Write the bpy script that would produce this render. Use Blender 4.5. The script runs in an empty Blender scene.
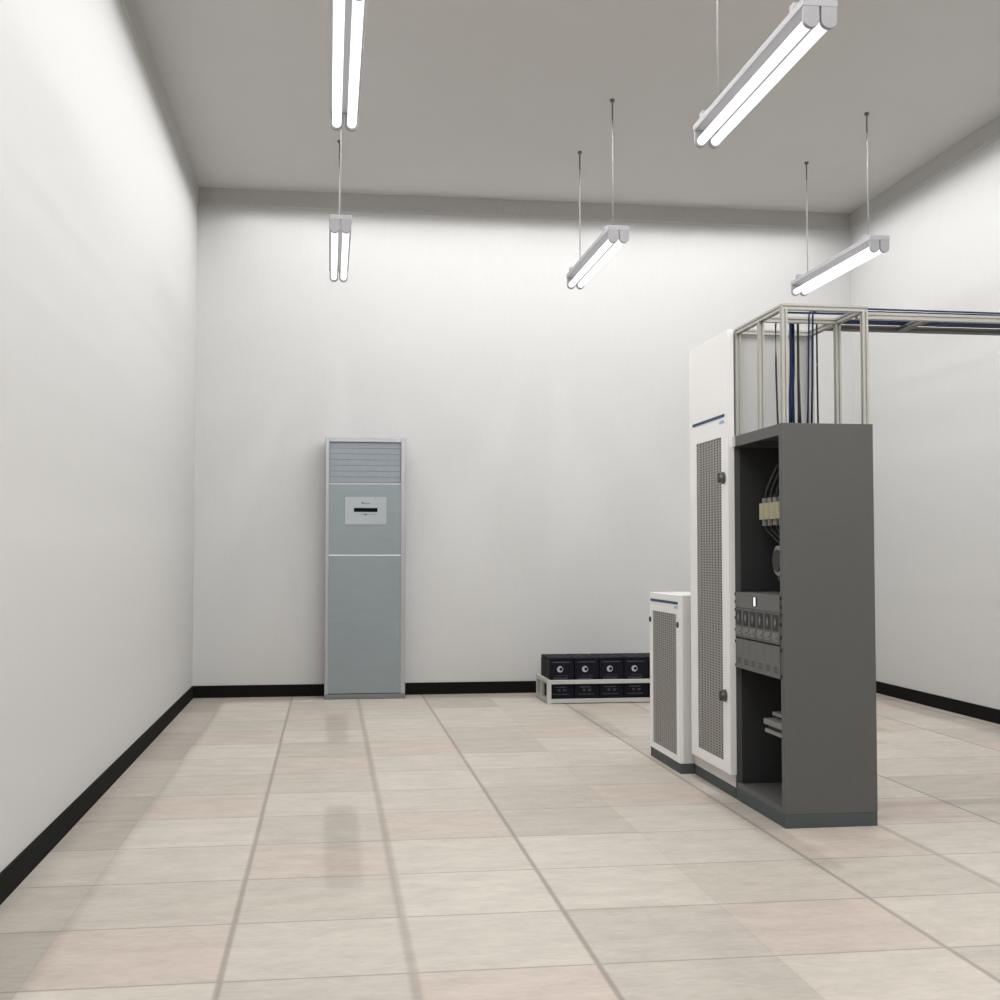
import bpy, bmesh, math, random
from mathutils import Vector, Matrix
random.seed(4)
COL = bpy.context.scene.collection
# ---------------------------------------------------------------- materials
def srgb(r, g, b):
    f = lambda c: (c/255/12.92) if c/255 <= .04045 else ((c/255+.055)/1.055)**2.4
    return (f(r), f(g), f(b), 1)
def mat(name, col, rough=.5, metal=0.0, spec=.5, noise=0.0, nscale=30.0, stretch=(1, 1, 1), bump=0.0, emit=None, es=0.0):
    m = bpy.data.materials.new(name); m.use_nodes = True
    nt = m.node_tree; p = nt.nodes['Principled BSDF']
    p.inputs['Base Color'].default_value = col if len(col) == 4 else (*col, 1)
    p.inputs['Roughness'].default_value = rough; p.inputs['Metallic'].default_value = metal
    p.inputs['Specular IOR Level'].default_value = spec
    if emit:
        p.inputs['Emission Color'].default_value = emit; p.inputs['Emission Strength'].default_value = es
    if noise or bump:
        tc = nt.nodes.new('ShaderNodeTexCoord'); mp = nt.nodes.new('ShaderNodeMapping'); mp.inputs['Scale'].default_value = stretch
        n = nt.nodes.new('ShaderNodeTexNoise'); n.inputs['Scale'].default_value = nscale; n.inputs['Detail'].default_value = 5
        nt.links.new(tc.outputs['Object'], mp.inputs[0]); nt.links.new(mp.outputs[0], n.inputs['Vector'])
        if noise:
            r = nt.nodes.new('ShaderNodeMapRange'); r.inputs['From Min'].default_value = .3; r.inputs['From Max'].default_value = .7
            r.inputs['To Min'].default_value = 1-noise; r.inputs['To Max'].default_value = 1+noise
            mx = nt.nodes.new('ShaderNodeVectorMath'); mx.operation = 'SCALE'
            mx.inputs[0].default_value = (col[0], col[1], col[2])
            nt.links.new(n.outputs['Fac'], r.inputs['Value']); nt.links.new(r.outputs[0], mx.inputs['Scale']); nt.links.new(mx.outputs[0], p.inputs['Base Color'])
        if bump:
            b = nt.nodes.new('ShaderNodeBump'); b.inputs['Strength'].default_value = bump; b.inputs['Distance'].default_value = .002
            nt.links.new(n.outputs['Fac'], b.inputs['Height']); nt.links.new(b.outputs[0], p.inputs['Normal'])
    return m
M = dict(
    wall=mat('wall_paint', (.58, .578, .572), .85, spec=.2, noise=.010, nscale=9, stretch=(6, 6, .8), bump=.05),
    ceil=mat('ceiling_paint', (.575, .565, .55), .9, spec=.1, noise=.01, nscale=3),
    shade_band=mat('shade_band_grey', (.47, .465, .45), .9, spec=.1, noise=.02),  # shade along the wall tops put into the colour
    base=mat('baseboard_black', (.008, .008, .007), .75, spec=.08, noise=.1),
    white=mat('white_enamel_shaded', (.62, .615, .605), .5, spec=.35, noise=.006),  # cabinet bodies: side shade put into a darker copy of the white
    door=mat('white_enamel_lit', (.86, .852, .845), .45, spec=.35, noise=.006),  # lit copy of the same white, for cabinet fronts and AC strip
    grey=mat('grey_powder_coat', (.105, .104, .101), .55, spec=.3, noise=.02, nscale=60),
    greyin=mat('dark_grey_and_shade', (.040, .040, .041), .6, spec=.15, noise=.02, nscale=60),  # rack's inner shade put into its grey; also bezel, slots, small parts
    unit=mat('rack_unit_grey', (.135, .135, .130), .5, spec=.3, noise=.02, nscale=80),
    plinth=mat('slate_plinth', (.070, .085, .087), .6, spec=.3, noise=.03),
    mesh=mat('perforated_steel', (.36, .345, .325), .5, .15, noise=.03),
    meshback=mat('mesh_backing', (.085, .08, .075), .8, noise=.03),
    blue=mat('blue_trim', (.010, .045, .12), .45, spec=.3, noise=.02),
    lblue=mat('pale_blue_print', (.25, .42, .70), .5, noise=.02),
    knob=mat('dark_latch', (.10, .10, .095), .35, .5, noise=.03),
    black=mat('black_plastic', (.012, .012, .012), .5, noise=.05),
    alu=mat('aluminium_profile', (.45, .44, .405), .45, .35, noise=.02),
    aludark=mat('profile_groove', (.22, .21, .19), .5, .3, noise=.02),
    cblue=mat('navy_cable', (.008, .020, .075), .4, spec=.3, noise=.05),
    cblack=mat('black_cable', (.010, .011, .012), .4, noise=.05),
    fix=mat('fixture_enamel', (.33, .325, .34), .5, spec=.3, noise=.01),
    fixend=mat('holder_plastic', (.29, .286, .298), .5, spec=.3, noise=.01),
    wire=mat('suspension_wire', (.28, .27, .255), .7, 0, noise=.01),
    rod=mat('dark_rod', (.14, .135, .13), .6, 0, noise=.01),
    acframe=mat('silver_frame', (.40, .395, .415), .32, .5, noise=.02),
    acpanel=mat('blue_grey_panel', (.24, .278, .29), .35, .10, spec=.5, noise=.03, nscale=6, stretch=(1, 1, 3)),
    aclouv=mat('louver_grey', (.235, .265, .300), .45, .1, noise=.03),
    acplate=mat('display_plate', (.37, .40, .415), .4, noise=.01),
    acbase=mat('ac_base_grey', (.16, .165, .165), .5, noise=.02),
    batt=mat('battery_case', (.0050, .0048, .0095), .6, spec=.15, noise=.06),
    print=mat('battery_print', (.075, .075, .095), .5, noise=.05),
    logo=mat('silver_logo', (.42, .42, .47), .4, noise=.03),
    bframe=mat('battery_rack_paint', (.46, .46, .43), .5, noise=.02),
    cream=mat('cream_fuse', (.36, .34, .22), .5, noise=.04),
    steel=mat('dull_steel', (.20, .20, .197), .45, .2, noise=.03),
    dark=mat('black_display', (.004, .004, .005), .5, spec=.05, noise=.05),
    led=mat('lit_display', (.8, .8, .8), .4, emit=(1, 1, 1, 1), es=.8),
    tube=mat('lit_tube', (.25, .25, .25), .4, emit=(1, .99, .975, 1), es=1.15),
)
# ---------------------------------------------------------------- mesh helpers
def bx(bm, x0, x1, y0, y1, z0, z1):
    vs = [bm.verts.new((x, y, z)) for x in (x0, x1) for y in (y0, y1) for z in (z0, z1)]
    for f in ((0, 1, 3, 2), (4, 6, 7, 5), (0, 4, 5, 1), (2, 3, 7, 6), (0, 2, 6, 4), (1, 5, 7, 3)):
        bm.faces.new([vs[i] for i in f])
def cyl(bm, a, b, r, n=16, r2=None):
    a, b = Vector(a), Vector(b); d = b-a
    q = d.to_track_quat('Z', 'Y').to_matrix().to_4x4(); q.translation = (a+b)/2
    bmesh.ops.create_cone(bm, cap_ends=True, segments=n, radius1=r, radius2=r if r2 is None else r2, depth=d.length, matrix=q)
def tube(bm, pts, r, n=8):
    pts = [Vector(p) for p in pts]; rings = []
    for i, p in enumerate(pts):
        t = ((pts[min(i+1, len(pts)-1)]-p).normalized()+(p-pts[max(i-1, 0)]).normalized()).normalized()
        q = t.to_track_quat('Z', 'Y')
        rings.append([bm.verts.new(p+q @ Vector((r*math.cos(2*math.pi*k/n), r*math.sin(2*math.pi*k/n), 0))) for k in range(n)])
    for a, b in zip(rings, rings[1:]):
        for k in range(n): bm.faces.new((a[k], a[(k+1) % n], b[(k+1) % n], b[k]))
    bm.faces.new(rings[0][::-1]); bm.faces.new(rings[-1])
def prism(bm, pts, axis, a, b):
    """pts: 2D outline; extruded along axis from a to b."""
    def P(p, t): return {'y': (p[0], t, p[1]), 'x': (t, p[0], p[1]), 'z': (p[0], p[1], t)}[axis]
    v0 = [bm.verts.new(P(p, a)) for p in pts]; v1 = [bm.verts.new(P(p, b)) for p in pts]
    bm.faces.new(v0); bm.faces.new(v1[::-1])
    for i in range(len(pts)):
        j = (i+1) % len(pts); bm.faces.new((v0[i], v1[i], v1[j], v0[j]))
def obj(name, build, m, parent=None, bevel=0.0, smooth=False, label=None):
    bm = bmesh.new(); build(bm)
    bmesh.ops.recalc_face_normals(bm, faces=bm.faces)
    if bevel:
        bmesh.ops.bevel(bm, geom=[e for e in bm.edges], offset=bevel, segments=2, affect='EDGES', profile=.5, clamp_overlap=True)
    if smooth:
        for f in bm.faces: f.smooth = len(f.verts) == 4
    w = Vector((0, 0, 0)); p = parent
    while p: w += p.location; p = p.parent
    me = bpy.data.meshes.new(name)
    if parent: bmesh.ops.translate(bm, verts=bm.verts, vec=-w)
    bm.to_mesh(me); bm.free()
    me.materials.append(M[m] if isinstance(m, str) else m)
    o = bpy.data.objects.new(name, me); COL.objects.link(o); o.parent = parent
    if label: o['label'] = label
    return o
def B(*a):
    def f(bm):
        for t in (a if isinstance(a[0], (tuple, list)) else [a]): bx(bm, *t)
    return f
def thing(name, label, cat, loc, group=None):
    o = bpy.data.objects.new(name, None); COL.objects.link(o); o.location = loc; o.empty_display_size = .1
    o['label'] = label; o['category'] = cat
    if group: o['group'] = group
    return o
def dup(root, loc, label=None, group=None):
    def rec(o, parent):
        c = o.copy(); COL.objects.link(c); c.parent = parent
        for ch in o.children: rec(ch, c)
        return c
    r = rec(root, None); r.location = loc
    if label: r['label'] = label
    if group: r['group'] = group
    return r
def struct(o): o['kind'] = 'structure'; return o
bpy.context.view_layer.update()
# ---------------------------------------------------------------- room
XL, XR, YB, YF, ZC, HB = -1.114, 4.675, 10.432, -3.2, 4.279, .100
# floor: real tiles of four tints laid in a repeating four-by-four pattern
S, OX, OY = .54145, -.29587, 3.54845
cream, light, beige, gb, pink = (.64, .595, .525), (.60, .555, .488), (.545, .50, .435), (.50, .462, .405), (.585, .485, .425)
PAT = {0: [gb, pink, gb, cream],        # columns 0..3
       1: [light, light, gb, pink],
       2: [beige, cream, light, beige],
       3: [pink, light, cream, light]}
def floor_obj():
    bm = bmesh.new(); cl = bm.loops.layers.float_color.new('tint')
    i0 = math.floor((XL-OX)/S); i1 = math.ceil((XR-OX)/S); j0 = math.floor((YF-OY)/S); j1 = math.ceil((YB-OY)/S)
    for i in range(i0, i1):
        for j in range(j0, j1):
            x0, x1 = max(XL, OX+i*S), min(XR, OX+(i+1)*S); y0, y1 = max(YF, OY+j*S), min(YB, OY+(j+1)*S)
            if x1 <= x0 or y1 <= y0: continue
            f = bm.faces.new([bm.verts.new(p) for p in ((x0, y0, 0), (x1, y0, 0), (x1, y1, 0), (x0, y1, 0))])
            c = [a*.65+b*.35 for a, b in zip(PAT[(j+1) % 4][i % 4], (.60, .545, .475))]; c = [v*.775 for v in c]; k = 1+random.uniform(-.02, .02)
            for l in f.loops: l[cl] = (c[0]*k, c[1]*k, c[2]*k, 1)
    bmesh.ops.remove_doubles(bm, verts=bm.verts, dist=1e-5)
    me = bpy.data.meshes.new('floor'); bm.to_mesh(me); bm.free()
    o = bpy.data.objects.new('floor', me); COL.objects.link(o)
    m = bpy.data.materials.new('stone_tiles'); m.use_nodes = True; nt = m.node_tree; N = nt.nodes; L = nt.links
    p = N['Principled BSDF']
    at = N.new('ShaderNodeAttribute'); at.attribute_name = 'tint'
    tc = N.new('ShaderNodeTexCoord'); sx = N.new('ShaderNodeSeparateXYZ'); L.new(tc.outputs['Object'], sx.inputs[0])
    def math_(op, a, b=None, c=None):
        n = N.new('ShaderNodeMath'); n.operation = op
        for k, v in enumerate((a, b, c)):
            if v is None: continue
            if isinstance(v, (int, float)): n.inputs[k].default_value = v
            else: L.new(v, n.inputs[k])
        return n.outputs[0]
    def groove(out, off, period, half, soft):
        # 1 on a line at off + n*period, falling to 0 over soft
        t = math_('WRAP', math_('SUBTRACT', out, off), period/2, -period/2)
        d = math_('ABSOLUTE', t)
        mr = N.new('ShaderNodeMapRange'); mr.interpolation_type = 'SMOOTHSTEP'
        L.new(d, mr.inputs['Value']); mr.inputs['From Min'].default_value = half; mr.inputs['From Max'].default_value = half+soft
        mr.inputs['To Min'].default_value = 1; mr.inputs['To Max'].default_value = 0
        return mr.outputs[0]
    X, Y = sx.outputs['X'], sx.outputs['Y']
    gy = math_('MULTIPLY', groove(Y, OY, S, .0015, .007), .55)
    g = gy
    for k, (h, s, w) in enumerate(((.003, .012, .55), (.004, .022, .38), (.003, .011, .62), (.0005, .006, .12))):
        g = math_('MAXIMUM', g, math_('MULTIPLY', groove(X, OX+k*S, 4*S, h, s), w))
    # travertine clouding: broad and fine, drawn out sideways
    mp = N.new('ShaderNodeMapping'); mp.inputs['Scale'].default_value = (1.0, 2.2, 1); L.new(tc.outputs['Object'], mp.inputs[0])
    n1 = N.new('ShaderNodeTexNoise'); n1.inputs['Scale'].default_value = 4.5; n1.inputs['Detail'].default_value = 8; n1.inputs['Roughness'].default_value = .62; L.new(mp.outputs[0], n1.inputs['Vector'])
    n2 = N.new('ShaderNodeTexNoise'); n2.inputs['Scale'].default_value = 22; n2.inputs['Detail'].default_value = 6; n2.inputs['Distortion'].default_value = .6; L.new(mp.outputs[0], n2.inputs['Vector'])
    v = math_('ADD', math_('MULTIPLY', math_('SUBTRACT', n1.outputs['Fac'], .5), .55), math_('MULTIPLY', math_('SUBTRACT', n2.outputs['Fac'], .5), .30))
    sc = N.new('ShaderNodeVectorMath'); sc.operation = 'SCALE'; L.new(at.outputs['Color'], sc.inputs[0]); L.new(math_('ADD', v, 1.0), sc.inputs['Scale'])
    mx = N.new('ShaderNodeMix'); mx.data_type = 'RGBA'; L.new(g, mx.inputs['Factor']); L.new(sc.outputs[0], mx.inputs['A']); mx.inputs['B'].default_value = (.16, .135, .115, 1)
    L.new(mx.outputs['Result'], p.inputs['Base Color']); p.inputs['Roughness'].default_value = .5; p.inputs['Specular IOR Level'].default_value = .25
    me.materials.append(m); return o
struct(floor_obj())
T = .15
struct(obj('ceiling', B(XL-T, XR+T, YF-T, YB+T, ZC, ZC+T), 'ceil'))
struct(obj('wall_left', B(XL-T, XL, YF-T, YB+T, 0, ZC), 'wall'))
struct(obj('wall_right', B(XR, XR+T, YF-T, YB+T, 0, ZC), 'wall'))
struct(obj('wall_back', B(XL, XR, YB, YB+T, 0, ZC), 'wall'))
struct(obj('wall_front', B(XL, XR, YF-T, YF, 0, ZC), 'wall'))
bt = .012
struct(obj('baseboard_left', B(XL, XL+bt, YF, YB-bt, 0, HB), 'base'))
struct(obj('baseboard_right', B(XR-bt, XR, YF, YB-bt, 0, HB), 'base'))
struct(obj('baseboard_back', B(XL, XR, YB-bt, YB, 0, HB), 'base'))
struct(obj('baseboard_front', B(XL+bt, XR-bt, YF, YF+bt, 0, HB), 'base'))
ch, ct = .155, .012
def band_outline(u0, s):   # outline of added strip carrying the wall-top shade in its grey, feathered below
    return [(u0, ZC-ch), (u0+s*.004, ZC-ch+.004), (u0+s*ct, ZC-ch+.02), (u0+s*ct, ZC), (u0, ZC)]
struct(obj('shade_band_1', lambda bm: prism(bm, band_outline(XL, 1), 'y', YF, YB), 'shade_band'))
struct(obj('shade_band_2', lambda bm: prism(bm, band_outline(XR, -1), 'y', YF, YB), 'shade_band'))
struct(obj('shade_band_3', lambda bm: prism(bm, band_outline(YB, -1), 'x', XL+ct, XR-ct), 'shade_band'))
struct(obj('shade_band_4', lambda bm: prism(bm, band_outline(YF, 1), 'x', XL+ct, XR-ct), 'shade_band'))
# ---------------------------------------------------------------- hanging twin-tube lights
ZT = 3.335; HL = .725; TW = .072
def make_light(x, y, label):
    t = thing('fluorescent_light', label, 'ceiling light', (x, y, ZT), 'twin-tube lights hung from the ceiling')
    def housing(bm):
        bx(bm, x-TW, x+TW, y-HL, y+HL, ZT, ZT+.032)
    obj('housing', housing, 'fix', t, bevel=.003)
    for s in (-1, 1):
        cx = x+s*.036; zc = ZT-.052; R = .0325
        for e in (-1, 1):
            ye = y+e*(HL-.012)
            out = [(cx-R, ZT+.001)] + [(cx+R*math.cos(a), zc+R*math.sin(a)) for a in [math.pi+k*math.pi/14 for k in range(15)]] + [(cx+R, ZT+.001)]
            obj('lamp_holder', lambda bm: prism(bm, out, 'y', ye-.011, ye+.011), 'fixend', t, bevel=.002)
        obj('tube', lambda bm: cyl(bm, (cx, y-HL+.02, zc), (cx, y+HL-.02, zc), .0225, 24), 'tube', t, smooth=True, label='lit white tube')
    for e in (-1, 1):
        yw = y+e*.545
        obj('hanger_clip', B(x-.071, x+.071, y+e*.60-.022, y+e*.60+.022, ZT+.032, ZT+.058), 'fix', t, bevel=.003)
        w = obj('suspension_wire', lambda bm: cyl(bm, (x, yw, ZT+.032), (x, yw, ZC-.13), .0042, 8), 'wire', t, smooth=True)
        obj('threaded_rod', lambda bm: cyl(bm, (x, yw, ZC-.14), (x, yw, ZC-.012), .0055, 8), 'rod', w, smooth=True)
        obj('ceiling_mount', lambda bm: cyl(bm, (x, yw, ZC-.016), (x, yw, ZC), .016, 12), 'rod', w, smooth=True)
    return t
LX = (.062, 1.890, 3.712); LY = (8.535, 5.19, 1.845, -1.5)
names = {(0, 0): 'smallest twin-tube light, seen end-on above the tall air conditioner',
         (0, 1): 'twin-tube light cut by the top edge, hanging left of centre',
         (1, 0): 'slanting twin-tube light of the far row, hung in front of the back wall centre',
         (1, 1): 'largest twin-tube light, slanting down above the cabinets at top right',
         (2, 0): 'long bright twin-tube light hung in front of the right back corner'}
proto = make_light(LX[0], LY[0], names[(0, 0)])
for i, x in enumerate(LX):
    for j, y in enumerate(LY):
        if (i, j) == (0, 0): continue
        dup(proto, (x, y, ZT), names.get((i, j), 'twin-tube light hanging outside the picture, beside or behind the camera'))
# ---------------------------------------------------------------- air conditioner
AX0, AX1, AY0, AY1, AZ = -.030, .632, 10.172, 10.415, 2.160
ac = thing('air_conditioner', 'tall silver and blue-grey floor-standing air conditioner against the back wall', 'air conditioner', ((AX0+AX1)/2, (AY0+AY1)/2, 0))
obj('casing', B(AX0+.006, AX1-.006, AY0+.03, AY1, .045, AZ-.004), 'acframe', ac, bevel=.01)
fr = .040
def acfr(bm):
    out = [(AX0, .04), (AX1, .04), (AX1, AZ), (AX0, AZ)]
    bx(bm, AX0, AX0+.030, AY0, AY0+.05, .04, AZ); bx(bm, AX1-.040, AX1, AY0, AY0+.05, .04, AZ)
    bx(bm, AX0+.029, AX1-.039, AY0, AY0+.05, AZ-.040, AZ)
    bx(bm, AX0+.029, AX1-.039, AY0+.002, AY0+.05, 1.762, 1.780)
obj('front_frame', acfr, 'acframe', ac, bevel=.004)
def louv(bm):
    z0, z1 = 1.783, AZ-.043; n = 7; h = (z1-z0)/n
    bx(bm, AX0+.030, AX1-.040, AY0+.022, AY0+.028, z0, z1)
    for k in range(n):
        za = z0+k*h
        prism(bm, [(AY0+.022, za), (AY0+.0178, za+.002), (AY0+.0192, za+h*.99), (AY0+.022, za+h*.99)], 'x', AX0+.034, AX1-.044)
obj('air_outlet_louvers', louv, 'aclouv', ac)
px0, px1 = AX0+.030, AX1-.040
obj('upper_panel', B(px0, px1, AY0+.001, AY0+.03, 1.187, 1.762), 'acpanel', ac, bevel=.0015)
obj('panel_strip', B(px0, px1, AY0-.001, AY0+.02, 1.178, 1.186), 'door', ac, label='bright horizontal trim line')
obj('lower_panel', B(px0, px1, AY0+.001, AY0+.03, .046, 1.177), 'acpanel', ac, bevel=.0015)
obj('base', B(AX0-.002, AX1+.002, AY0-.004, AY1-.004, 0, .040), 'acbase', ac, bevel=.006)
cp = obj('control_plate', B(.130, .472, AY0-.004, AY0+.002, 1.435, 1.664), 'acplate', ac, bevel=.001, label='pale rectangular control plate')
obj('display_window', B(.204, .398, AY0-.0055, AY0-.003, 1.540, 1.573), 'dark', cp, label='long black display')
def glyphs(bm):
    x = .268
    for w, h in ((.012, .013), (.004, .008), (.007, .007), (.004, .007), (.007, .007), (.003, .007), (.008, .008)):
        bx(bm, x, x+w, AY0-.0050, AY0-.0035, 1.607, 1.607+h); x += w+.0032
    bx(bm, .274, .280, AY0-.0050, AY0-.0035, 1.607, 1.625)
obj('printed_lettering', glyphs, 'knob', cp, label='row of tiny dark lettering')
obj('button_row', lambda bm: (bx(bm, .255, .386, AY0-.0046, AY0-.0035, 1.5175, 1.520), cyl(bm, (.300, AY0-.0055, 1.519), (.300, AY0-.003, 1.519), .007, 12), bx(bm, .288, .312, AY0-.0048, AY0-.0035, 1.516, 1.522)), 'knob', cp)
# ---------------------------------------------------------------- battery bank
bf = thing('battery_rack', 'low pale metal frame on the floor holding dark batteries by the back wall', 'rack', (2.2, 9.88, 0))
FX0, FX1, FY0, FY1 = 1.726, 2.82, 9.612, 10.14; tw = .032
for z in (0.006, .156):
    nm = 'top_rail' if z > .1 else 'bottom_rail'
    obj(nm, B(FX0, FX1, FY0, FY0+tw, z, z+tw), 'bframe', bf, bevel=.003)
    obj(nm, B(FX0, FX1, FY1-tw, FY1, z, z+tw), 'bframe', bf, bevel=.003)
    for x in (FX0, FX1-tw):
        obj('side_rail', B(x, x+tw, FY0+tw, FY1-tw, z, z+tw), 'bframe', bf, bevel=.003)
for x in (FX0, FX1-tw):
    for y in (FY0, (FY0+FY1)/2+.03, FY1-tw):
        obj('post', B(x-.001, x+tw+.001, y-.001, y+tw+.001, 0 if y != (FY0+FY1)/2+.03 else .03, .157), 'bframe', bf, bevel=.002)
obj('floor_plate', B(FX0+tw, FX1-tw, FY0+tw, FY1-tw, .012, .03), 'bframe', bf)
CW, CY, CZ = .2035, 9.664, .360
def battery(x, y, label, front=True):
    b = thing('battery', label, 'battery', (x+CW/2, y+.1, .030), 'dark batteries in the low frame')
    g = .0025
    obj('case', B(x+g, x+CW-g, y, y+.2, .030, CZ-.022), 'batt', b, bevel=.004)
    obj('lid', B(x+g+.002, x+CW-g-.002, y+.003, y+.197, CZ-.020, CZ), 'batt', b, bevel=.004)
    for sx in (.055, .148):
        obj('terminal_cap', lambda bm: (cyl(bm, (x+sx, y+.1, CZ-.002), (x+sx, y+.1, CZ+.006), .018, 14)), 'black', b, smooth=True)
    # crescent ring emblem
    def logo(bm):
        cx, cz, n = x+.087, .2700, 28; R, r, off = .0245, .0135, .0070
        a0, a1 = math.radians(38), math.radians(360+28)
        vs = []
        for k in range(n+1):
            a = a0+(a1-a0)*k/n
            vs.append((bm.verts.new((cx+R*math.cos(a), y-.0016, cz+R*math.sin(a))), bm.verts.new((cx+off+r*math.cos(a), y-.0016, cz+r*math.sin(a)))))
        fs = [bm.faces.new((p[0], q[0], q[1], p[1])) for p, q in zip(vs, vs[1:])]
        e = bmesh.ops.extrude_face_region(bm, geom=fs)
        bmesh.ops.translate(bm, verts=[v for v in e['geom'] if isinstance(v, bmesh.types.BMVert)], vec=(0, .0018, 0))
    obj('emblem', logo, 'logo', b, label='silver ring emblem open at the right')
    def marks(bm):
        def row(z, x0, x1, h, gl):
            xx = x+x0
            while xx < x+x1:
                w = random.choice(gl); bx(bm, xx, min(xx+w, x+x1), y-.0012, y+.001, z, z+h); xx += w+.005
        row(.323, .03, .17, .007, (.004, .010, .013))
        row(.219, .055, .150, .0022, (.05,)); row(.2045, .03, .155, .0022, (.08,))
        row(.190, .035, .150, .008, (.007, .014))
        row(.123, .045, .135, .009, (.007, .012)); row(.094, .070, .092, .018, (.007,)); row(.094, .112, .138, .018, (.007,)); row(.068, .03, .160, .004, (.03, .06))
    obj('printed_marks', marks, 'print', b, label='faint grey printed lettering')
    return b
pos = ['leftmost', 'second from left', 'third from left', 'fourth from left, last one clear of the small cabinet', 'mostly hidden by the small cabinet,']
b0 = battery(1.752, CY, 'dark battery in the front of the low frame, leftmost')
lab_f = ['dark battery in the front of the low frame, leftmost', 'dark battery in the front of the low frame, second from its left end', 'dark battery in the front of the low frame, third from its left end', 'dark battery in the front of the low frame, next to the small white cabinet', 'dark battery in the front of the low frame, hidden behind the small white cabinet']
lab_r = [s.replace('front of the low frame', 'rear row of the low frame') for s in lab_f]
for r_ in range(2):
    for k in range(5):
        if (r_, k) == (0, 0): continue
        dup(b0, (1.752+CW*(k+.5), CY+.1+r_*.205, .030), (lab_f, lab_r)[r_][k])
# ---------------------------------------------------------------- white cabinets
def grille(x, y0, y1, z0, z1, ncol, pitch):
    def f(bm):
        w = (y1-y0)/ncol
        for k in range(ncol+1):
            yc = y0+k*w; h = w*.17
            bx(bm, x, x+.003, max(y0, yc-h), min(y1, yc+h), z0, z1)
        n = round((z1-z0)/pitch)
        for k in range(n+1):
            zc = z0+k*(z1-z0)/n
            bx(bm, x+.0005, x+.003, y0, y1, max(z0, zc-pitch*.24), min(z1, zc+pitch*.24))
    return f
def door_frame(x0, x1, y0, y1, z0, z1, a0, a1, c0, c1):
    return lambda bm: (bx(bm, x0, x1, y0, a0, z0, z1), bx(bm, x0, x1, a1, y1, z0, z1), bx(bm, x0, x1, a0, a1, z0, c0), bx(bm, x0, x1, a0, a1, c1, z1))
# tall
ty0, ty1, tz = 5.812, 6.485, 2.310; DX = 1.946
tc = thing('equipment_cabinet', 'tall white equipment cabinet with a perforated door, between the small white and grey cabinets', 'cabinet', (2.18, (ty0+ty1)/2, 0))
obj('body', B(1.977, 2.385, ty0, ty1, .053, tz), 'white', tc, bevel=.004)
obj('plinth', B(1.979, 2.383, ty0+.002, ty1-.002, 0, .053), 'plinth', tc, label='slate grey plinth')
d = obj('door', door_frame(DX, 1.976, 5.787, 6.436, .120, 2.306, 5.898, 6.318, .172, 1.781), 'door', tc, label='white door with a tall perforated panel')
obj('perforated_panel', grille(DX+.003, 5.898, 6.318, .172, 1.781, 9, .0135), 'mesh', d, label='grey perforated metal panel')
obj('panel_backing', B(DX+.014, DX+.020, 5.898, 6.318, .172, 1.781), 'meshback', d)
obj('trim_stripe', B(DX-.003, DX+.001, 5.842, 6.371, 1.878, 1.892), 'blue', d, label='thin blue stripe')
obj('printed_name', lambda bm: [bx(bm, DX-.0012, DX+.001, 5.846+k*.016, 5.857+k*.016, 1.846, 1.860+(.004 if k % 2 else 0)) for k in range(5)], 'lblue', d, label='tiny pale blue lettering')
for z in (1.573, .497):
    def latch(bm, z=z):
        cyl(bm, (DX-.001, 5.856, z), (DX-.012, 5.856, z), .030, 20); cyl(bm, (DX-.012, 5.856, z), (DX-.028, 5.856, z), .022, 20, .017)
        bx(bm, DX-.034, DX-.020, 5.849, 5.863, z-.024, z+.024)
    obj('latch', latch, 'knob', d, label='round dark metal latch')
# small
sy0, sy1, sz = 6.497, 7.118, .968; SX = 1.899
sc = thing('low_cabinet', 'small white cabinet with a grey perforated front, left of the tall white cabinet', 'cabinet', (2.15, (sy0+sy1)/2, 0))
obj('body', B(SX+.020, 2.385, sy0, sy1, .054, sz), 'white', sc, bevel=.003)
obj('plinth', B(SX+.003, 2.383, sy0+.001, sy1-.001, 0, .054), 'plinth', sc, label='slate grey plinth')
d = obj('door', door_frame(SX, SX+.020, sy0, sy1, .056, sz-.001, 6.560, 7.055, .090, .862), 'door', sc)
obj('perforated_panel', grille(SX+.003, 6.560, 7.055, .090, .862, 12, .0135), 'mesh', d, label='grey perforated metal panel')
obj('panel_backing', B(SX+.010, SX+.015, 6.560, 7.055, .090, .862), 'meshback', d)
obj('trim_stripe', B(SX-.003, SX+.001, 6.525, 7.088, .917, .931), 'blue', d, label='thin blue stripe')
obj('printed_name', lambda bm: [bx(bm, SX-.0012, SX+.001, 6.528+k*.016, 6.538+k*.016, .893, .906) for k in range(4)], 'lblue', d, label='tiny pale blue lettering')
for y, z in ((7.098, .807), (6.521, .806)):
    obj('lock', lambda bm: cyl(bm, (SX-.006, y, z), (SX+.001, y, z), .016, 16), 'black', d, smooth=True, label='small round black lock')
# ---------------------------------------------------------------- grey open rack
gy0, gy1, gx0, gx1, gz = 5.150, 5.800, 1.976, 2.402, 1.775
gc = thing('open_rack', 'dark grey open-fronted rack nearest the camera, right of the tall white cabinet', 'rack', (2.19, (gy0+gy1)/2, 0))
obj('side_panel', B(gx0, gx1, gy0, gy0+.022, .060, gz), 'grey', gc, bevel=.002)
obj('side_panel', B(gx0, gx1, gy1-.004, gy1, .060, gz), 'grey', gc, bevel=.002)
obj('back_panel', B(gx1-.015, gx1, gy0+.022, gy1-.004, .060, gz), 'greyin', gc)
obj('top_panel', B(gx0+.004, gx1-.002, gy0+.022, gy1-.004, gz-.02, gz-.001), 'grey', gc)
obj('header', B(gx0+.001, gx0+.02, gy0+.021, gy1-.021, 1.724, gz-.001), 'grey', gc)
obj('bottom_shelf', B(gx0+.004, gx1-.015, gy0+.022, gy1-.022, .060, .078), 'grey', gc)
obj('sill', B(gx0+.001, gx0+.02, gy0+.021, gy1-.021, .060, .086), 'grey', gc)
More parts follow.
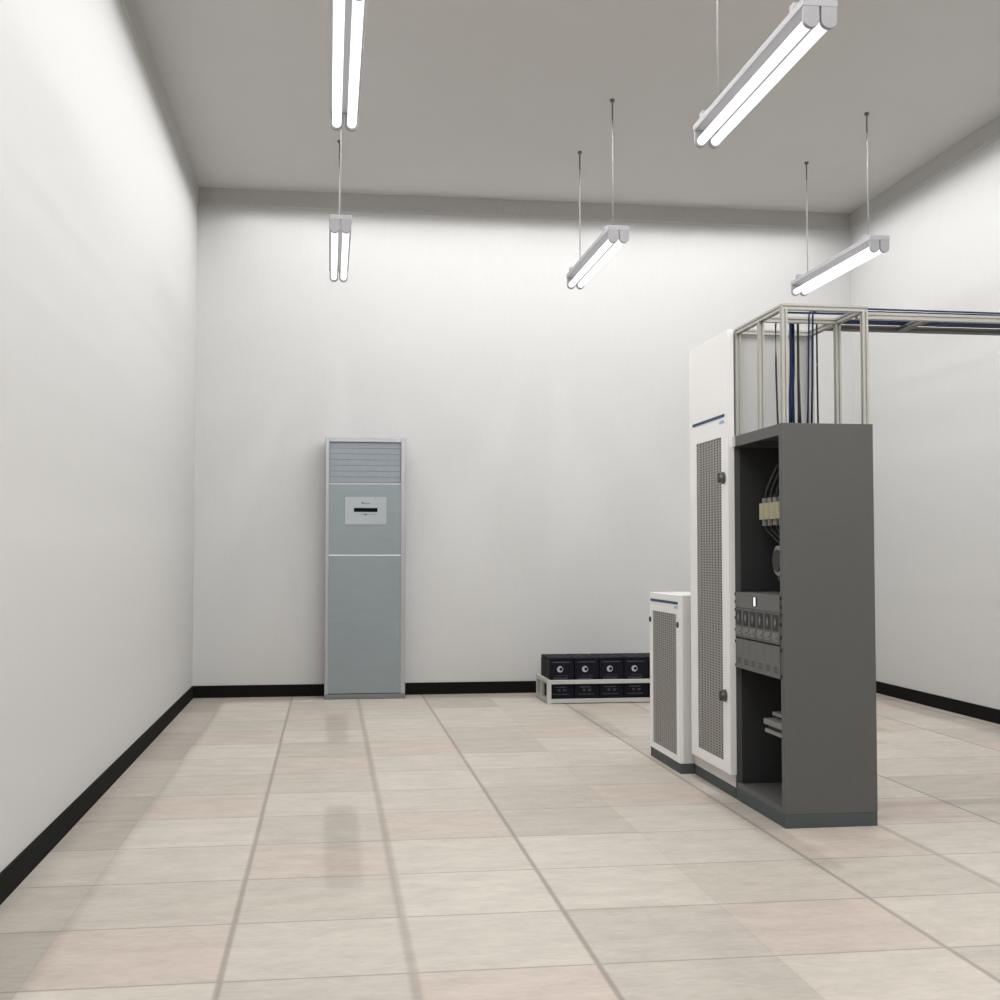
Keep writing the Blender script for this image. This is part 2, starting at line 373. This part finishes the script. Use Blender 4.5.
obj('front_post', B(gx0+.002, gx0+.03, gy0+.0221, gy0+.040, .086, 1.724), 'grey', gc)
obj('front_post', B(gx0+.002, gx0+.03, gy1-.0080, gy1-.0041, .086, 1.724), 'grey', gc)
obj('plinth', B(gx0+.001, gx1-.001, gy0+.001, gy1-.001, 0, .060), 'plinth', gc, bevel=.002, label='slate grey plinth')
obj('hinge', B(gx0-.010, gx0+.002, gy1-.030, gy1-.006, 1.722, 1.775), 'white', gc, bevel=.002, label='small white hinge block')
obj('inner_shade_sheet', B(gx0+.03, gx1-.015, gy1-.007, gy1-.0045, .08, 1.72), 'greyin', gc)  # added dark sheet standing in for the shade inside the rack
# power subrack inside
pr = thing('power_shelf', 'grey power shelf bolted across the middle of the open rack', 'rack unit', (2.1, 5.475, .642))
px = gx0-.002; uy0, uy1 = gy0+.040, gy1-.020
obj('control_panel', B(px, px+.25, uy0, uy1, .936, 1.010), 'unit', pr, bevel=.002)
obj('display', B(px-.003, px+.004, 5.493, 5.515, .952, .992), 'led', pr, label='small lit white display')
obj('display_bezel', B(px-.002, px+.004, 5.476, 5.532, .950, .994), 'greyin', pr)
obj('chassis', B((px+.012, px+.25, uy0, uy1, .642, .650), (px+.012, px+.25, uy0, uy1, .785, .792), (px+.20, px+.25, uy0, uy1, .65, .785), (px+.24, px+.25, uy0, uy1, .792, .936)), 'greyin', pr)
def lower(bm):
    w = (uy1-uy0)/6
    for k in range(6):
        bx(bm, px, px+.02, uy0+k*w+.0012, uy0+(k+1)*w-.0012, .644, .786)
obj('lower_panel', lower, 'unit', pr)
def vents(bm):
    w = (uy1-uy0)/6
    for k in range(6):
        y = uy0+(k+.5)*w
        for q in range(3): bx(bm, px-.001, px+.002, y-.022, y+.022, .668+q*.010, .672+q*.010)
obj('vent_slots', vents, 'greyin', pr)
bolts = [1.000, .962, .924, .884, .826, .770, .655]
for yb in (gy0+.030, gy1-.009):
    for z in bolts:
        obj('bolt', lambda bm: cyl(bm, (gx0-.004, yb, z), (gx0+.004, yb, z), .0085, 10), 'black', pr, label='black bolt head')
w = (uy1-uy0)/6
def module(k):
    y0, y1 = uy0+k*w+.002, uy0+(k+1)*w-.002; yc = (y0+y1)/2
    m = thing('rectifier_module', '', 'power module', (px, yc, .793), 'plug-in modules in the power shelf')
    obj('faceplate', B(px, px+.02, y0, y1, .794, .934), 'unit', m, bevel=.001)
    obj('fan_grille', B(px-.002, px+.002, y0+.012, y1-.012, .852, .926), 'black', m, label='black fan grille')
    obj('fan_hub', lambda bm: prism(bm, [(yc-.011, .889), (yc, .868), (yc+.011, .889), (yc, .910)], 'x', px-.004, px-.001), 'steel', m, label='pale diamond-shaped hub')
    obj('handle', lambda bm: (bx(bm, px-.004, px+.002, y0+.010, y1-.010, .806, .842), bx(bm, px-.012, px-.002, y0+.016, y1-.016, .820, .827)), 'steel', m, bevel=.001)
    return m
mods = module(5)
ml = ['rightmost', 'second from the right', 'third from the right', 'third from the left', 'second from the left', 'leftmost']
mods['label'] = 'plug-in power module with black fan grille, leftmost in the row of six'
for k in range(5):
    dup(mods, (px, uy0+(k+.5)*w, .793), 'plug-in power module with black fan grille, %s in the row of six' % ml[k])
# upper fuse assembly (hangs on a rail from the rack's back)
fa = thing('fuse_block', 'row of cream fuses with dark leads in the upper bay of the grey rack', 'fuses', (2.12, 5.46, 1.35))
obj('mounting_rail', B((2.145, 2.165, gy0+.022, gy1-.026, 1.385, 1.42), (2.155, 2.17, gy0+.022, gy1-.026, 1.47, 1.49)), 'greyin', fa)
for k in range(6):
    y = 5.625-k*.072
    f = obj('fuse', lambda bm: (cyl(bm, (2.075, y, 1.360), (2.075, y, 1.437), .030, 18), bx(bm, 2.075, 2.147, y-.018, y+.018, 1.375, 1.425)), 'cream', fa, smooth=False, label='cream ceramic fuse')
    obj('fuse_cap', lambda bm: (cyl(bm, (2.075, y, 1.437), (2.075, y, 1.462), .016, 12), cyl(bm, (2.075, y, 1.33), (2.075, y, 1.360), .016, 12)), 'steel', f)
for k in range(6):
    y = 5.625-k*.072
    obj('lead', lambda bm: tube(bm, [(2.075, y, 1.455), (2.08, y-.004, 1.50), (2.10, y-.02, 1.56), (2.12, y-.05, 1.62)], .006, 8), 'cblack', fa)
    obj('lead', lambda bm: tube(bm, [(2.075, y, 1.34), (2.08, y-.002, 1.31), (2.11, y-.03, 1.27), (2.13, y-.06, 1.24)], .006, 8), 'cblack', fa)
cn = thing('contactor', 'round grey device half hidden inside the upper bay of the grey rack, under the fuses', 'device', (2.08, 5.33, 1.075))
obj('drum', lambda bm: cyl(bm, (2.02, 5.325, 1.165), (2.14, 5.325, 1.165), .068, 24), 'steel', cn)
obj('foot', B(2.03, 2.387, 5.295, 5.355, 1.075, 1.11), 'greyin', cn)
obj('cover', lambda bm: cyl(bm, (2.012, 5.325, 1.165), (2.021, 5.325, 1.165), .05, 24), 'greyin', cn)
# lower drawer device
dv = thing('drawer_unit', 'stack of flat grey metal rails inside the bottom bay of the grey rack', 'device', (2.1, 5.35, .378))
obj('tray', B(1.996, 2.387, 5.20, 5.448, 0.378, 0.396), 'steel', dv, bevel=.002)
obj('box', B(2.010, 2.387, 5.20, 5.435, 0.396, 0.414), 'greyin', dv)
obj('cover', B(1.992, 2.387, 5.20, 5.455, 0.414, 0.440), 'steel', dv, bevel=.003)
obj('upper_bar', B(2.030, 2.20, 5.20, 5.440, 0.453, 0.470), 'steel', dv, bevel=.002)
obj('spacer', B(2.050, 2.18, 5.20, 5.43, 0.440, 0.453), 'greyin', dv)
# ---------------------------------------------------------------- cable frame on top of the grey rack
PZ = 2.308; pw = .027
cf = thing('cable_frame', 'open aluminium frame standing on top of the grey rack', 'frame', (2.19, 5.475, gz))
def profile(x0, x1, y0, y1, z0, z1):
    """square slotted extrusion, groove down the middle of its long faces"""
    dims = [x1-x0, y1-y0, z1-z0]; ax = dims.index(max(dims)); g = .0035
    def f(bm):
        lo, hi = [x0, y0, z0], [x1, y1, z1]; c = [(a+b)/2 for a, b in zip(lo, hi)]
        o = [i for i in range(3) if i != ax]
        for sa in (0, 1):
            for sb in (0, 1):
                L, H = list(lo), list(hi)
                for k, s in zip(o, (sa, sb)):
                    if s: L[k] = c[k]+g
                    else: H[k] = c[k]-g
                bx(bm, L[0], H[0], L[1], H[1], L[2], H[2])
        L, H = list(lo), list(hi)
        for k in o: L[k] += .006; H[k] -= .006
        bx(bm, L[0], H[0], L[1], H[1], L[2], H[2])
    return f
GX0, GX1, GY0, GY1 = 1.984, 2.388, 5.152, 5.798; MY = 5.445
for x in (GX0, GX1-pw):
    for y in (GY0, MY, GY1-pw):
        obj('post', profile(x, x+pw, y, y+pw, gz, PZ-pw), 'alu', cf)
for x in (GX0, GX1-pw):
    obj('side_rail', profile(x, x+pw, GY0+pw, GY1-pw, PZ-pw, PZ), 'alu', cf)
for y in (GY0, GY1-pw):
    obj('cross_rail', profile(GX0, GX1, y, y+pw, PZ-pw, PZ), 'alu', cf)
obj('cross_rail', profile(GX0+pw, GX1-pw, MY, MY+pw, PZ-pw, PZ), 'alu', cf)
# cable ladder to the right wall
cl = thing('cable_ladder', 'metal cable ladder running from the aluminium frame to the right wall', 'cable tray', (3.5, 5.42, PZ-.035))
RY0, RY1 = 5.262, 5.615
obj('rail', profile(GX1, XR, RY0, RY0+.028, PZ-.037, PZ-.006), 'alu', cl)
obj('rail', profile(GX1, XR, RY1, RY1+.026, PZ-.026, PZ+.002), 'steel', cl)
for x in (2.750, 3.35, 3.95, 4.55):
    obj('rung', profile(x, x+.034, RY0+.028, RY1, PZ-.026, PZ-.003), 'steel', cl)
# cables
def cable(name, pts, r, m, label, group):
    # round the corners
    P = [Vector(p) for p in pts]; out = [P[0]]
    for a, b, c in zip(P, P[1:], P[2:]):
        k = min(.035, (b-a).length*.45, (c-b).length*.45)
        s, e = b+(a-b).normalized()*k, b+(c-b).normalized()*k
        for t in (0, .25, .5, .75, 1): out.append(s*(1-t)**2+b*2*t*(1-t)+e*t*t)
    out.append(P[-1])
    o = obj(name, lambda bm: tube(bm, out, r, 10), m, smooth=True)
    o['label'] = label; o['category'] = 'cable'; o['group'] = group
    return o

ZTOP = PZ+.007
spec = [  # top x, bottom x, y, radius, material, label, kind of run
    ('cblue', 2.166, 2.150, 5.515, .0075, 'navy cable, leftmost of the thick ones dropping into the grey rack'),
    ('cblue', 2.181, 2.184, 5.532, .0085, 'navy cable, second of the thick ones dropping into the grey rack'),
    ('cblue', 2.193, 2.172, 5.550, .0070, 'navy cable behind the other thick ones dropping into the grey rack'),
    ('cblack', 2.204, 2.204, 5.518, .0060, 'black cable beside the thick navy cables'),
    ('cblack', 2.212, 2.222, 5.536, .0045, 'thin black cable slanting down right of the thick navy cables'),
    ('cblack', 2.100, 2.108, 5.535, .0045, 'thin black cable on its own near the front left post'),
    ('cblack', 2.312, 2.314, 5.552, .0045, 'thin black cable right of the thin navy loops'),
]
for i, (m, xt, xb, y, r, lab) in enumerate(spec):
    yy = 5.532+i*.0115
    cable('cable', [(xb, y, gz), ((xt+xb)/2, y, gz+.12), (xt, y, gz+.30), (xt, y, ZTOP), (xt+.05 if abs(yy-y) > .001 else xt+.05, yy, ZTOP), (XR, yy, ZTOP)], r if r < .0065 else .0065, m, lab, 'cables on the ladder and in the frame')
spec2 = [(2.183, 2.232, 5.330, .0042, 0.000, 'thin navy cable loop, leftmost of three'), (2.196, 2.232, 5.315, .0042, .010, 'thin navy cable loop, tallest and middle of three'), (2.207, 2.250, 5.345, .0042, .000, 'thin navy cable loop, rightmost of three')]
for xt, xb, y, r, dz, lab in spec2:
    xb = xt+.012
    cable('cable', [(xb, y+.06, gz), (xt+.006, y+.03, gz+.2), (xt, y, ZTOP+dz+.004), (xt+.06, y-.005, ZTOP+dz+.002), (XR, y-.02, ZTOP)], r, 'cblue', lab, 'cables on the ladder and in the frame')
cable('cable', [(2.10, 5.38, ZTOP-.001), (2.37, 5.375, ZTOP-.001), (XR, 5.36, ZTOP)], .005, 'cblue', 'navy cable lying level, its cut end showing behind the front left post', 'cables on the ladder and in the frame')
# ---------------------------------------------------------------- light
# added unseen lamp throwing straight down: floor strip and fixture shadows
ld = bpy.data.lights.new('downward_fill', 'AREA'); ld.shape = 'RECTANGLE'
ld.size = (XR-XL)-.60; ld.size_y = (YB-YF)-.60; ld.spread = math.radians(1); ld.energy = 46
lo = bpy.data.objects.new('downward_fill', ld); COL.objects.link(lo); lo.location = ((XL+XR)/2, (YB+YF)/2, ZC-.02)
# added grid of unseen spots under the ceiling, carrying most of the light
sd = bpy.data.lights.new('fill_spot', 'SPOT'); sd.shadow_soft_size = 0; sd.spot_size = math.pi; sd.spot_blend = .35; sd.energy = 3.15
NX, NY = 12, 30
for i in range(NX):
    for j in range(NY):
        so = bpy.data.objects.new('fill_spot', sd); COL.objects.link(so)
        so.location = (XL+.50+i*((XR-XL)-1.0)/(NX-1), YF+.38+j*((YB-YF)-.76)/(NY-1), ZC-.155)
w = bpy.data.worlds.new('world'); bpy.context.scene.world = w; w.use_nodes = True
w.node_tree.nodes['Background'].inputs[0].default_value = (.02, .02, .02, 1)
# ---------------------------------------------------------------- camera
f, yaw, pit = 1221.366, .13915, .04338
cd = bpy.data.cameras.new('camera'); cam = bpy.data.objects.new('camera', cd); COL.objects.link(cam)
cd.sensor_width = 36; cd.lens = f*36/1000; cd.clip_start = .02
cam.location = (0, 0, 1.2); cam.rotation_euler = (math.pi/2+pit, 0, -yaw)
sc_ = bpy.context.scene; sc_.camera = cam
sc_.view_settings.view_transform = 'Standard'; sc_.view_settings.look = 'None'; sc_.view_settings.gamma = 1
sc_.view_settings.use_curve_mapping = False; sc_.view_settings.exposure = 0
